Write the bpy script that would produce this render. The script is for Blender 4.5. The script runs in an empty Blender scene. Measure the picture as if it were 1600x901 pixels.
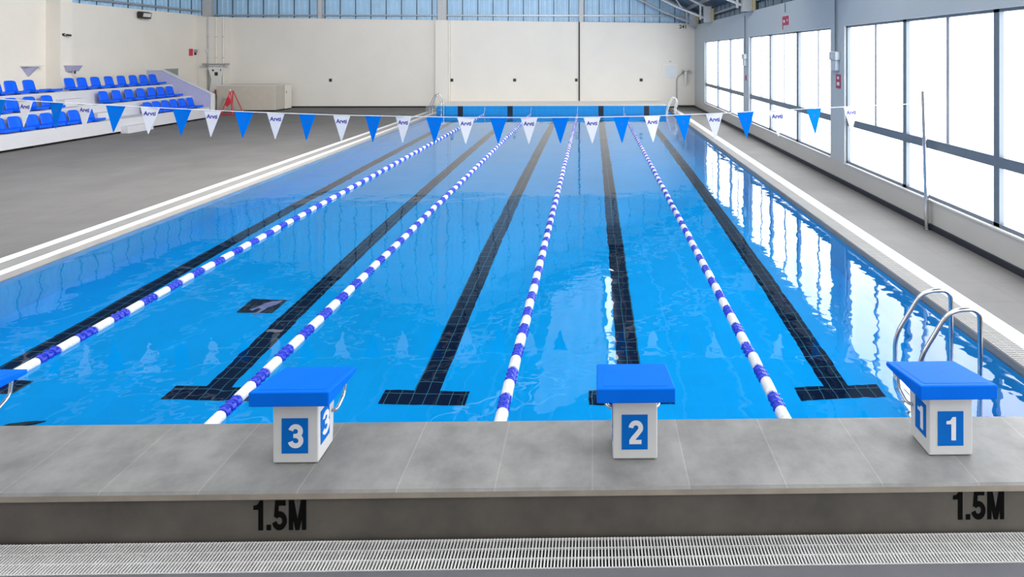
import bpy, bmesh, math, random
from mathutils import Vector, Matrix
random.seed(7)
sc = bpy.context.scene
COL = sc.collection
PI = math.pi

# ------------------------------------------------------------------ mesh builder
class MB:
    def __init__(s):
        s.v, s.f, s.m, s.sm = [], [], [], []
    def add(s, vs, fs, mi=0, smooth=False):
        b = len(s.v)
        s.v += [tuple(p) for p in vs]
        for f in fs:
            s.f.append([b + i for i in f]); s.m.append(mi); s.sm.append(smooth)
        return s
    def box(s, x0, x1, y0, y1, z0, z1, mi=0):
        vs = [(x, y, z) for z in (z0, z1) for y in (y0, y1) for x in (x0, x1)]
        return s.add(vs, [(0, 2, 3, 1), (4, 5, 7, 6), (0, 1, 5, 4), (2, 6, 7, 3), (0, 4, 6, 2), (1, 3, 7, 5)], mi)
    def hexa(s, p, mi=0):      # 8 points: bottom loop then top loop
        return s.add(p, [(3, 2, 1, 0), (4, 5, 6, 7), (0, 1, 5, 4), (1, 2, 6, 5), (2, 3, 7, 6), (3, 0, 4, 7)], mi)
    def prism(s, poly, fn, a, b, mi=0):   # poly of (u,v) extruded a..b ; fn(u,v,w) -> xyz
        n = len(poly)
        vs = [fn(u, v, a) for u, v in poly] + [fn(u, v, b) for u, v in poly]
        fs = [list(range(n))[::-1], list(range(n, 2 * n))] + [(i, (i + 1) % n, n + (i + 1) % n, n + i) for i in range(n)]
        return s.add(vs, fs, mi)
    def tube(s, path, r, n=8, mi=0, cap=True):
        P = [Vector(p) for p in path]
        rings = []
        up = None
        for i, p in enumerate(P):
            t = (P[min(i + 1, len(P) - 1)] - P[max(i - 1, 0)]).normalized()
            if up is None:
                up = t.orthogonal().normalized()
            else:
                up = (up - t * up.dot(t)).normalized()
            w = t.cross(up)
            rr = r[i] if isinstance(r, (list, tuple)) else r
            rings.append([p + (up * math.cos(2 * PI * k / n) + w * math.sin(2 * PI * k / n)) * rr for k in range(n)])
        vs = [q for ring in rings for q in ring]
        fs = [(i * n + k, i * n + (k + 1) % n, (i + 1) * n + (k + 1) % n, (i + 1) * n + k) for i in range(len(P) - 1) for k in range(n)]
        s.add(vs, fs, mi, True)
        if cap:
            s.add(rings[0], [list(range(n))[::-1]], mi); s.add(rings[-1], [list(range(n))], mi)
        return s
    def ribbon(s, pts, w, fn, a, b, mi=0):   # stroke of width w along 2D pts
        L, R = [], []
        for i, p in enumerate(pts):
            q0, q1 = pts[max(i - 1, 0)], pts[min(i + 1, len(pts) - 1)]
            dx, dy = q1[0] - q0[0], q1[1] - q0[1]
            d = math.hypot(dx, dy)
            nx, ny = -dy / d * w / 2, dx / d * w / 2
            L.append((p[0] + nx, p[1] + ny)); R.append((p[0] - nx, p[1] - ny))
        for i in range(len(pts) - 1):
            s.prism([L[i], R[i], R[i + 1], L[i + 1]], fn, a, b, mi)
        return s
    def build(s, name, mats, parent=None, bevel=0, seg=2):
        me = bpy.data.meshes.new(name)
        me.from_pydata(s.v, [], s.f)
        mats = mats if isinstance(mats, (list, tuple)) else [mats]
        for m in mats: me.materials.append(m)
        me.polygons.foreach_set('material_index', s.m)
        me.polygons.foreach_set('use_smooth', s.sm)
        bm = bmesh.new(); bm.from_mesh(me)
        bmesh.ops.recalc_face_normals(bm, faces=bm.faces)
        bm.to_mesh(me); bm.free()
        o = bpy.data.objects.new(name, me)
        COL.objects.link(o)
        if parent: o.parent = parent
        if bevel:
            bv = o.modifiers.new('bevel', 'BEVEL'); bv.width = bevel; bv.segments = seg; bv.limit_method = 'ANGLE'
        return o

def bez(pts, r=.1, n=6):
    """round the corners of a polyline"""
    P = [Vector(p) for p in pts]; out = [P[0]]
    for i in range(1, len(P) - 1):
        a, b, c = P[i - 1], P[i], P[i + 1]
        d0 = min(r, (b - a).length * .48); d1 = min(r, (c - b).length * .48)
        p0 = b + (a - b).normalized() * d0; p1 = b + (c - b).normalized() * d1
        for k in range(n + 1):
            t = k / n
            out.append(p0 * (1 - t) ** 2 + b * 2 * t * (1 - t) + p1 * t * t)
    out.append(P[-1])
    return out

def empty(name, label, cat, loc=(0, 0, 0), rz=0, group=None):
    o = bpy.data.objects.new(name, None); COL.objects.link(o)
    o.location = loc; o.rotation_euler = (0, 0, rz); o.empty_display_size = .1
    return tag(o, label, cat, group)
def tag(o, label=None, cat=None, group=None, kind=None):
    if label: o['label'] = label
    if cat: o['category'] = cat
    if group: o['group'] = group
    if kind: o['kind'] = kind
    return o
def struct(o, label=None, cat=None):
    o['kind'] = 'structure'
    return tag(o, label, cat)
def copy_tree(o, parent=None):
    c = o.copy(); COL.objects.link(c)
    if parent: c.parent = parent
    for ch in list(o.children): copy_tree(ch, c)
    return c

# ------------------------------------------------------------------ materials
def srgb(r, g, b):
    f = lambda c: (c / 255 / 12.92) if c / 255 <= .04045 else ((c / 255 + .055) / 1.055) ** 2.4
    return (f(r), f(g), f(b), 1)
def new_mat(name):
    m = bpy.data.materials.new(name); m.use_nodes = True
    nt = m.node_tree; b = nt.nodes['Principled BSDF']
    return m, nt, b
def N(nt, t, **kw):
    n = nt.nodes.new(t)
    for k, v in kw.items():
        if k in n.inputs: n.inputs[k].default_value = v
        else: setattr(n, k, v)
    return n
def mat(name, col, rough=.5, metal=0, var=.06, scale=6, bump=0, coat=0, spec=.5):
    """procedural: base colour broken up by noise, optional bump"""
    m, nt, b = new_mat(name)
    b.inputs['Roughness'].default_value = rough; b.inputs['Metallic'].default_value = metal
    b.inputs['Specular IOR Level'].default_value = spec
    if coat: b.inputs['Coat Weight'].default_value = coat
    tc = N(nt, 'ShaderNodeTexCoord')
    nz = N(nt, 'ShaderNodeTexNoise', Scale=scale, Detail=5.0, Roughness=.6)
    nt.links.new(tc.outputs['Object'], nz.inputs['Vector'])
    mr = N(nt, 'ShaderNodeMapRange'); mr.inputs['To Min'].default_value = 1 - var; mr.inputs['To Max'].default_value = 1 + var
    mr.inputs['From Min'].default_value = .25; mr.inputs['From Max'].default_value = .75
    nt.links.new(nz.outputs['Fac'], mr.inputs['Value'])
    mx = N(nt, 'ShaderNodeMix', data_type='RGBA', blend_type='MULTIPLY'); mx.inputs['Factor'].default_value = 1
    mx.inputs[6].default_value = col
    nt.links.new(mr.outputs['Result'], mx.inputs[7])
    nt.links.new(mx.outputs[2], b.inputs['Base Color'])
    if bump:
        bp = N(nt, 'ShaderNodeBump', Strength=bump, Distance=.01)
        nt.links.new(nz.outputs['Fac'], bp.inputs['Height']); nt.links.new(bp.outputs['Normal'], b.inputs['Normal'])
    return m
def tiles(name, col, grout, tw, th, rough=.5, var=.08, mortar=.006, axes='XY', nscale=1.2, bump=0, big=.0, spec=.5):
    """brick-pattern tiles with per-tile tone and a broad stain noise"""
    m, nt, b = new_mat(name)
    b.inputs['Roughness'].default_value = rough; b.inputs['Specular IOR Level'].default_value = spec
    tc = N(nt, 'ShaderNodeTexCoord')
    vec = tc.outputs['Object']
    if axes != 'XY':
        sp = N(nt, 'ShaderNodeSeparateXYZ'); cb = N(nt, 'ShaderNodeCombineXYZ')
        nt.links.new(vec, sp.inputs[0])
        nt.links.new(sp.outputs[axes[0]], cb.inputs[0]); nt.links.new(sp.outputs[axes[1]], cb.inputs[1])
        vec = cb.outputs[0]
    br = N(nt, 'ShaderNodeTexBrick'); br.offset = 0; br.squash = 1
    br.inputs['Scale'].default_value = 1
    br.inputs['Color1'].default_value = tuple(c * (1 - var) for c in col[:3]) + (1,)
    br.inputs['Color2'].default_value = tuple(c * (1 + var) for c in col[:3]) + (1,)
    br.inputs['Mortar'].default_value = grout
    br.inputs['Mortar Size'].default_value = mortar; br.inputs['Mortar Smooth'].default_value = .1
    br.inputs['Brick Width'].default_value = tw; br.inputs['Row Height'].default_value = th
    nt.links.new(vec, br.inputs['Vector'])
    nz = N(nt, 'ShaderNodeTexNoise', Scale=nscale, Detail=8.0, Roughness=.65)
    nt.links.new(tc.outputs['Object'], nz.inputs['Vector'])
    mr = N(nt, 'ShaderNodeMapRange'); mr.inputs['From Min'].default_value = .3; mr.inputs['From Max'].default_value = .7
    mr.inputs['To Min'].default_value = 1 - big; mr.inputs['To Max'].default_value = 1 + big
    nt.links.new(nz.outputs['Fac'], mr.inputs['Value'])
    mx = N(nt, 'ShaderNodeMix', data_type='RGBA', blend_type='MULTIPLY'); mx.inputs['Factor'].default_value = 1
    nt.links.new(br.outputs['Color'], mx.inputs[6]); nt.links.new(mr.outputs['Result'], mx.inputs[7])
    nt.links.new(mx.outputs[2], b.inputs['Base Color'])
    if bump:
        bp = N(nt, 'ShaderNodeBump', Strength=bump, Distance=.004)
        nt.links.new(nz.outputs['Fac'], bp.inputs['Height']); nt.links.new(bp.outputs['Normal'], b.inputs['Normal'])
    return m
def emit(name, col, strength, var=.05, scale=(3, 3, 3)):
    m = bpy.data.materials.new(name); m.use_nodes = True
    nt = m.node_tree; nt.nodes.clear()
    out = N(nt, 'ShaderNodeOutputMaterial'); e = N(nt, 'ShaderNodeEmission', Color=col)
    tc = N(nt, 'ShaderNodeTexCoord'); mp = N(nt, 'ShaderNodeMapping'); mp.inputs['Scale'].default_value = scale
    nz = N(nt, 'ShaderNodeTexNoise', Scale=1.0, Detail=3.0)
    mr = N(nt, 'ShaderNodeMapRange'); mr.inputs['From Min'].default_value = .3; mr.inputs['From Max'].default_value = .7
    mr.inputs['To Min'].default_value = strength * (1 - var); mr.inputs['To Max'].default_value = strength * (1 + var)
    nt.links.new(tc.outputs['Object'], mp.inputs[0]); nt.links.new(mp.outputs[0], nz.inputs['Vector'])
    nt.links.new(nz.outputs['Fac'], mr.inputs['Value']); nt.links.new(mr.outputs['Result'], e.inputs['Strength'])
    nt.links.new(e.outputs[0], out.inputs[0])
    return m

M = {}
M['cream'] = mat('cream_paint', (.69, .65, .585, 1), .75, var=.035, scale=.8)
M['cream_back'] = mat('cream_paint_back_wall', (.63, .602, .555, 1), .6, var=.03, scale=.7)
M['ledge_top'] = mat('brightened_ledge_top', (.80, .77, .72, 1), .7, var=.03)  # ledge cream brightened, since the upward face catches less light
M['shaded_wall'] = mat('shaded_wall_paint', (.47, .51, .53, 1), .55, var=.03, scale=.8)  # right wall paint with its grey-blue backlit shade put into the colour
M['sill_wall'] = mat('warm_grey_paint', (.50, .485, .455, 1), .55, var=.03, scale=.8)
M['navy'] = mat('dark_skirting', (.018, .022, .032, 1), .5)
M['black_gap'] = mat('black_skirting', (.012, .012, .014, 1), .7)
M['deck'] = tiles('dark_deck_tile', (.165, .158, .153, 1), (.145, .138, .134, 1), .6, .6, .65, .03, .008, nscale=.5, bump=.15, big=.12, spec=.12)
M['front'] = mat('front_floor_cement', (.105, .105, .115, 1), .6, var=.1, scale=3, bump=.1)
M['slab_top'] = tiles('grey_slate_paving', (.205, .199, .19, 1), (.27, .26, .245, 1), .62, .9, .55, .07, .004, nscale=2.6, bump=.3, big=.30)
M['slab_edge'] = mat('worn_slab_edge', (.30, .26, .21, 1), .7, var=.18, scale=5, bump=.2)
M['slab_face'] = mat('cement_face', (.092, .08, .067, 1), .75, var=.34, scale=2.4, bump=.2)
M['coping'] = mat('beige_coping', (.42, .37, .31, 1), .6, var=.1, scale=3)
M['coping_grey'] = mat('grey_coping', (.25, .243, .235, 1), .6, var=.08, scale=3)
M['white_line'] = mat('white_deck_line', (.66, .65, .635, 1), .6, var=.05, scale=4, spec=.2)
POOL = (.0005, .375, .86, 1)
M['pool'] = tiles('blue_pool_tile', POOL, (.0005, .395, .88, 1), .3, .3, .7, .015, .004, nscale=.35, big=.06, spec=.04)
M['pool_wall'] = tiles('brightened_side_tile', (.01, .52, .92, 1), (.02, .55, .94, 1), .3, .3, .7, .015, .004, axes='YZ', nscale=.35, big=.05, spec=.04)  # pool tile blue lightened to offset the dim light on underwater side walls
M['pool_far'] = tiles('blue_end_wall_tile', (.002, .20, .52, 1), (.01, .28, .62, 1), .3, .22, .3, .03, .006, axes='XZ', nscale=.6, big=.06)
M['black_tile'] = tiles('black_lane_tile', (.003, .010, .034, 1), (.05, .20, .26, 1), .15, .22, .8, .1, .004, big=.05, spec=.05)
M['black_tile_wall'] = mat('black_wall_tile', (.004, .008, .02, 1), .3)
M['plate_blue'] = mat('blue_number_plate', (.001, .13, .50, 1), .6, var=.03, spec=.1)
M['block_blue'] = mat('blue_block_top', (.0005, .135, .70, 1), .6, var=.05, scale=3, spec=.06)
M['seat_blue'] = mat('blue_seat_plastic', (.001, .10, .76, 1), .35, var=.04, spec=.3)
M['flag_blue'] = mat('blue_pennant_cloth', (.0005, .17, .70, 1), .9, var=.04, spec=.05)
M['flag_white'] = mat('white_pennant_cloth', (.74, .74, .77, 1), .8, var=.03)
M['ink'] = mat('dark_blue_ink', (.03, .018, .30, 1), .7)
M['emblem'] = mat('pale_blue_emblem', (.002, .12, .58, 1), .8)
M['white'] = mat('white_gloss_paint', (.60, .595, .58, 1), .4, var=.03)
M['tier'] = mat('white_tier_paint', (.53, .53, .56, 1), .55, var=.04, scale=1.5)
M['lavender'] = mat('lavender_grey_paint', (.36, .36, .52, 1), .6, var=.04)
M['float_blue'] = mat('blue_float_plastic', (.012, .035, .52, 1), .28, var=.08, scale=20)
M['float_white'] = mat('white_float_plastic', (.72, .71, .70, 1), .35, var=.06, scale=20)
M['steel'] = mat('brushed_steel', (.62, .62, .62, 1), .2, 1, var=.05, scale=12)
M['cable'] = mat('white_cable', (.7, .7, .72, 1), .5)
M['black'] = mat('black_plastic', (.012, .012, .013, 1), .5)
M['dark_paint'] = mat('black_stencil_paint', (.006, .006, .006, 1), .9, var=.2, scale=30, spec=0)
M['galv'] = mat('galvanised_steel', (.34, .36, .38, 1), .45, .5, var=.08, scale=5)
M['truss'] = mat('light_grey_steel_paint', (.42, .43, .44, 1), .5, var=.06)
M['ochre'] = mat('ochre_column_stub', (.50, .40, .22, 1), .6)
M['clad'] = mat('blue_wall_cladding', (.33, .51, .69, 1), .5, var=.10, scale=1.4)
M['clad_shaded'] = mat('shaded_side_cladding', (.12, .17, .21, 1), .5, var=.10, scale=1.4)  # cladding colour darkened to carry the shade of the backlit right side
M['clad_seam'] = mat('dark_cladding_seam', (.05, .09, .14, 1), .6)
M['roof'] = mat('blue_grey_roof_sheet', (.045, .085, .14, 1), .6, var=.08, scale=.8)
M['frame'] = mat('grey_window_frame', (.13, .16, .20, 1), .4, var=.05)
M['frame_light'] = mat('pale_glazing_bar', (.34, .36, .40, 1), .4, var=.05)
M['red'] = mat('red_paint', (.55, .03, .05, 1), .5, var=.08)
M['sign_red'] = mat('red_sign', (.42, .03, .085, 1), .5, var=.08)
M['sign_white'] = mat('white_sign_print', (.75, .73, .73, 1), .5)
M['box_grey'] = mat('light_grey_enclosure', (.50, .55, .60, 1), .35, var=.04)
M['grate'] = mat('white_drain_bars', (.58, .57, .555, 1), .5, var=.12, scale=9)
M['channel'] = mat('dark_channel', (.012, .012, .012, 1), .9, spec=.1)
M['counter'] = mat('beige_counter_paint', (.46, .42, .36, 1), .6, var=.05)
M['drain'] = mat('dark_pool_drain', (.006, .02, .035, 1), .4, var=.3, scale=14)
M['drain_pale'] = mat('pale_drain_scale', (.20, .22, .42, 1), .5, var=.3, scale=30)
M['leaf'] = mat('dark_debris', (.008, .03, .035, 1), .8)
M['lens'] = mat('pale_lamp_glass', (.6, .58, .55, 1), .2)
M['pane'] = emit('daylight_frosted_pane', (.93, .965, 1, 1), 7.5, .12, (3, .9, .35))
M['roof_fill'] = emit('added_fill_sheet', (.97, .985, 1, 1), 4.4)
M['sky_gap'] = emit('bright_roof_sheet', (1, 1, 1, 1), 7.0, .2, (8, .6, 1))
M['sky_dim'] = emit('dim_roof_sheet', (.80, .92, 1, 1), 1.0, .25, (2.5, .25, 1))

def water_mat():
    m = bpy.data.materials.new('pool_water'); m.use_nodes = True
    nt = m.node_tree; nt.nodes.clear()
    out = N(nt, 'ShaderNodeOutputMaterial')
    g = N(nt, 'ShaderNodeBsdfGlass', Color=(.97, .99, 1, 1), Roughness=0.0, IOR=1.333)
    tc = N(nt, 'ShaderNodeTexCoord')
    def layer(scale, sx, sy, detail):
        mp = N(nt, 'ShaderNodeMapping'); mp.inputs['Scale'].default_value = (sx, sy, 1)
        nz = N(nt, 'ShaderNodeTexNoise', Scale=scale, Detail=detail, Roughness=.5)
        nt.links.new(tc.outputs['Object'], mp.inputs[0]); nt.links.new(mp.outputs[0], nz.inputs['Vector'])
        return nz
    a = layer(2.6, 1, 1, 2.0); c = layer(.55, 1, 1.3, 1.0)
    # a calmer patch mask, so ripples come and go over the surface
    k = layer(.16, 1, 1, 1.0)
    mk = N(nt, 'ShaderNodeMapRange'); mk.inputs['From Min'].default_value = .38; mk.inputs['From Max'].default_value = .62
    mk.inputs['To Min'].default_value = .35; mk.inputs['To Max'].default_value = 1.0
    nt.links.new(k.outputs['Fac'], mk.inputs['Value'])
    mu = N(nt, 'ShaderNodeMath', operation='MULTIPLY'); nt.links.new(a.outputs['Fac'], mu.inputs[0]); nt.links.new(mk.outputs['Result'], mu.inputs[1])
    ad = N(nt, 'ShaderNodeMath', operation='MULTIPLY_ADD'); ad.inputs[1].default_value = 2.2
    nt.links.new(c.outputs['Fac'], ad.inputs[0]); nt.links.new(mu.outputs[0], ad.inputs[2])
    bp = N(nt, 'ShaderNodeBump', Strength=1.0, Distance=.0058)
    nt.links.new(ad.outputs[0], bp.inputs['Height']); nt.links.new(bp.outputs['Normal'], g.inputs['Normal'])
    nt.links.new(g.outputs[0], out.inputs[0])
    return m
M['water'] = water_mat()

# ------------------------------------------------------------------ key sizes (metres; water surface z = 0)
PX0, PX1, PY0, PY1, DEPTH = -8.36, 4.30, 4.32, 31.0, 1.65
DK = .08                      # side decks
WL, WR, WB = -22.8, 6.05, 34.0
LANES = [2.92, .46, -1.96, -4.42, -7.08]
ROPES = [1.685, -.80, -3.28, -5.76]

# ------------------------------------------------------------------ floor
f = MB()
f.box(WL, PX0, PY0, WB, -.05, DK, 0)
f.box(PX1, WR + .2, PY0, WB, -.05, DK, 0)
f.box(WL, WR + .2, -4.5, 3.43, -.15, .14, 1)
f.box(WL, -9.2, 3.43, PY0, -.15, .139, 1); f.box(5.2, WR + .2, 3.43, PY0, -.15, .139, 1)
f.box(-9.2, 5.2, 3.43, 3.66, -.15, .06, 2)
e = .0015
f.box(-9.06, -8.85, PY0, 33.2, DK - .01, DK + e, 3)            # white lines along the left edge
f.box(-8.55, PX0 - .003, PY0, 33.2, DK - .01, DK + e, 3)
f.box(-8.83, -8.57, PY0, 33.2, DK - .01, DK + e * .5, 5)
f.box(PX0 - .01, PX0 + .006, PY0, PY1, -.05, DK - .002, 4)      # beige inner face of the coping
f.box(4.57, 4.80, PY0, 33.2, DK - .01, DK + e, 3)              # white line along the right edge
f.box(PX1 - .006, PX1 + .01, PY0, PY1, -.05, DK - .002, 5)
struct(f.build('floor', [M['deck'], M['front'], M['channel'], M['white_line'], M['coping'], M['coping_grey']]))

# near slab that carries the starting blocks
s = MB()
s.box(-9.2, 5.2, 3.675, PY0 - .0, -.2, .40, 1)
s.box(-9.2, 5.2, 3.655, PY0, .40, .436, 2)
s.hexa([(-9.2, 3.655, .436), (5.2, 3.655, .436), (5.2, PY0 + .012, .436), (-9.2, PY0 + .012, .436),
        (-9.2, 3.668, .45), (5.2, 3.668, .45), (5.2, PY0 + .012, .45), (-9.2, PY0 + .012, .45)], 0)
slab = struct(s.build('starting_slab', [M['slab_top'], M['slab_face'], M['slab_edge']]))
s = MB()
s.box(PX0, PX1 - .28, PY1 + .004, WB, -.25, .44, 0)
s.box(PX0, PX1 - .28, PY1 - .012, WB, .44, .455, 1)
struct(s.build('turning_slab', [M['cream_back'], M['ledge_top']]))

# depth markings on the slab face
class Layer:
    """gives each stroke of a glyph its own hair's breadth of depth so that overlapping strokes do not share a plane"""
    def __init__(s, mb, a, b): s.mb, s.a, s.b, s.k = mb, a, b, 0
    def nxt(s):
        s.k += 1
        return s.b + math.copysign(.0003 * s.k, s.b - s.a)
    def prism(s, poly, fn, a, b): s.mb.prism(poly, fn, a, s.nxt())
    def ribbon(s, pts, w, fn, a, b): s.mb.ribbon(pts, w, fn, a, s.nxt())
def glyph(mb, ch, fn, a, b, w=.19):
    mb = Layer(mb, a, b)
    arc = lambda cx, cy, r, a0, a1, n=14, ry=None: [(cx + r * math.cos(math.radians(a0 + (a1 - a0) * i / n)), cy + (ry or r) * math.sin(math.radians(a0 + (a1 - a0) * i / n))) for i in range(n + 1)]
    P = lambda *p: mb.prism(list(p), fn, a, b)
    if ch == '1':
        P((.26, 0), (.46, 0), (.46, 1), (.31, 1), (.26, .9)); P((.05, .70), (.27, .70), (.27, .93), (.2, .85), (.05, .83)); return .56
    if ch == '.':
        P((.05, 0), (.24, 0), (.24, .18), (.05, .18)); return .30
    if ch == '3':
        mb.ribbon(arc(.31, .70, .205, 168, -75, ry=.205), w, fn, a, b); mb.ribbon(arc(.31, .305, .225, 75, -168, ry=.215), w, fn, a, b)
        P((.22, .43), (.36, .42), (.36, .59), (.22, .59)); return .66
    if ch == '2':
        mb.ribbon(arc(.31, .69, .21, 178, -25, ry=.215) + [(.36, .42), (.2, .24), (.12, .12)], w, fn, a, b); P((.03, 0), (.55, 0), (.55, .17), (.03, .17)); return .64
    if ch == '5':
        P((.12, .83), (.56, .83), (.56, 1), (.12, 1)); P((.07, .44), (.24, .46), (.28, 1), (.12, 1))
        mb.ribbon(arc(.30, .315, .22, 142, -168, ry=.225), w, fn, a, b); return .66
    if ch == 'M':
        P((.04, 0), (.22, 0), (.22, 1), (.04, 1)); P((.60, 0), (.78, 0), (.78, 1), (.60, 1))
        P((.04, 1), (.33, 0), (.49, 0), (.26, 1)); P((.56, 1), (.33, 0), (.49, 0), (.78, 1)); return .84
for x0, zb in ((-2.150, .193), (2.315, .207)):
    mb = MB(); x = 0; sx = .185 * .68
    hx = .187
    for ch in '1.5M':
        x += glyph(mb, ch, lambda u, v, w_, X=x: (x0 + (X + u * 1.0) * .147, w_, zb + v * hx), 3.675, 3.6725)
    tag(mb.build('depth_marking', M['dark_paint'], slab), 'black stencilled 1.5M depth marking')

# ------------------------------------------------------------------ pool basin
b = MB()
b.box(PX0 - .2, PX1 + .2, PY0 - .2, PY1 + .2, -DEPTH - .2, -DEPTH, 0)
b.box(PX0 - .2, PX0, PY0, PY1, -DEPTH, -.06, 5)
b.box(PX1, PX1 + .2, PY0, PY1, -DEPTH, -.06, 5)
b.box(PX0 - .2, PX1 + .2, PY0 - .2, PY0, -DEPTH, -.19, 0)
b.box(PX0 - .2, PX1 + .2, PY1, PY1 + .2, -DEPTH, -.24, 0)
b.box(PX0, PX1 - .28, PY1 - .006, PY1 + .004, -.3, .44, 1)       # tiled end wall above the water
b.box(PX1 - .28, PX1, PY1 - .006, PY1 + .004, -.3, DK - .01, 1)
for i, X in enumerate(LANES):
    z = -DEPTH + .003
    b.box(X - .15, X + .15, 6.88, 29.6, -DEPTH - .01, z, 2)
    b.box(X - .5, X + .5, 6.64, 6.88, -DEPTH - .01, z, 2)
    b.box(X - .5, X + .5, 29.6, 29.84, -DEPTH - .01, z, 2)
    if i != 2:
        b.box(X - .14, X + .14, PY1 - .01, PY1, -.9, .43, 3)
b.box(-4.55, -4.33, 8.09, 8.15, -DEPTH, -DEPTH + .005, 4)
struct(b.build('pool_floor', [M['pool'], M['pool_far'], M['black_tile'], M['black_tile_wall'], M['coping_grey'], M['pool_wall']]))

# water sheet
w = MB()
w.add([(PX0, PY0, 0), (PX1, PY0, 0), (PX1, PY1, 0), (PX0, PY1, 0)], [(0, 1, 2, 3)])
tag(w.build('pool_water', M['water']), 'clear blue pool water, faintly rippled and mirroring the windows', 'water', kind='stuff')

# drain and debris on the pool floor
d = empty('floor_drain', 'dark square drain with pale scale on the pool floor beside a lane line', 'drain', (-5.0, 8.80, -DEPTH))
MB().box(-.27, .27, -.21, .21, 0, .02).build('drain_frame', M['drain'], d, .005)
mb = MB()
for k in range(9): mb.box(-.23 + k * .053, -.205 + k * .053, -.17, .17, .02, .03)
mb.build('drain_grille', M['drain'], d)
mb = MB()
mb.prism([(-.12, -.14), (-.05, -.05), (-.02, .02), (.08, .13), (.22, .17), (.20, .03), (.12, -.06), (.10, -.16), (.05, -.3), (.02, -.3), (.04, -.1), (-.02, -.08), (-.07, -.16)], lambda u, v, w_: (u, v, w_), .03, .036)
mb.build('scale_patch', M['drain_pale'], d)
mb = MB()
mb.prism([(-.20, -.22), (-.12, -.05), (-.03, .06), (.12, .10), (.30, .12), (.1, .02), (.0, -.04), (-.08, -.17), (-.14, -.26)], lambda u, v, w_: (-6.12 + u, 6.10 + v, -DEPTH + w_), .001, .03)
tag(mb.build('leaf_scrap', M['leaf']), 'small dark scrap of debris lying on the pool floor near the starting slab', 'debris')

# ------------------------------------------------------------------ lane ropes
def lathe_y(mb, prof, n=12, mi=0):
    """profile of (y, r) spun about the Y axis"""
    vs = [(r * math.cos(2 * PI * k / n), y, r * math.sin(2 * PI * k / n)) for y, r in prof for k in range(n)]
    fs = [(i * n + k, i * n + (k + 1) % n, (i + 1) * n + (k + 1) % n, (i + 1) * n + k) for i in range(len(prof) - 1) for k in range(n)]
    mb.add(vs, fs, mi, True)
PER = .46; HALF = PER / 2
prof = []
for k in range(3):
    y = k * .076 + .002
    prof += [(y, .012), (y, .047), (y + .012, .055), (y + .034, .057), (y + .056, .055), (y + .068, .046), (y + .068, .012)]
mb = MB(); lathe_y(mb, prof, 12)
for k in range(3):
    for a in range(6):
        an = a * PI / 3
        c, s_ = math.cos(an) * .0575, math.sin(an) * .0575
        mb.box(c - .006, c + .006, k * .076 + .022, k * .076 + .05, s_ - .006, s_ + .006)
blue0 = mb.build('blue_float', M['float_blue'])
prof = [(.0, .012), (.0, .046), (.012, .053)] + [(y, r) for k in range(5) for y, r in ((.02 + k * .041, .055), (.04 + k * .041, .0555), (.0445 + k * .041, .052), (.049 + k * .041, .055))] + [(.226, .046), (.226, .012)]
mb = MB(); lathe_y(mb, prof, 12)
white0 = mb.build('white_float', M['float_white'])
names = ['rope of blue and white floats between starting block 1 and starting block 2',
         'rope of blue and white floats between starting block 2 and starting block 3',
         'rope of blue and white floats passing under the top of starting block 3',
         'rope of blue and white floats nearest the grandstand']
first = True
for X, lab, n0 in zip(ROPES, names, (0, 0, 0, 0)):
    r = empty('lane_rope', lab, 'lane rope', (X, 0, .012), 0, 'lane ropes across the pool')
    MB().tube([(0, PY0 + .03, .16), (0, PY0 + .35, -.01), (0, 12, 0), (0, 30.45, 0), (0, 30.7, .02), (0, PY1 - .02, .36)], .008, 6).build('cable', M['cable'], r)
    y = PY0 + .36; k = 0
    while y < 30.35:
        src = blue0 if k % 2 == 0 else white0
        if first and k < 2: o = src
        else:
            o = src.copy(); COL.objects.link(o)
        o.parent = r; o.location = (0, y, random.uniform(-.004, .006)); o.rotation_euler = (random.uniform(-.03, .03), random.uniform(0, 6), random.uniform(-.02, .02))
        if k % 2 == 0: o['label'] = 'blue ribbed float'
        else: o['label'] = 'white float'
        y += HALF; k += 1
    MB().box(-.03, .03, PY1 - .035, PY1 - .006, .32, .39).build('hook', M['steel'], r)
    first = False

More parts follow.
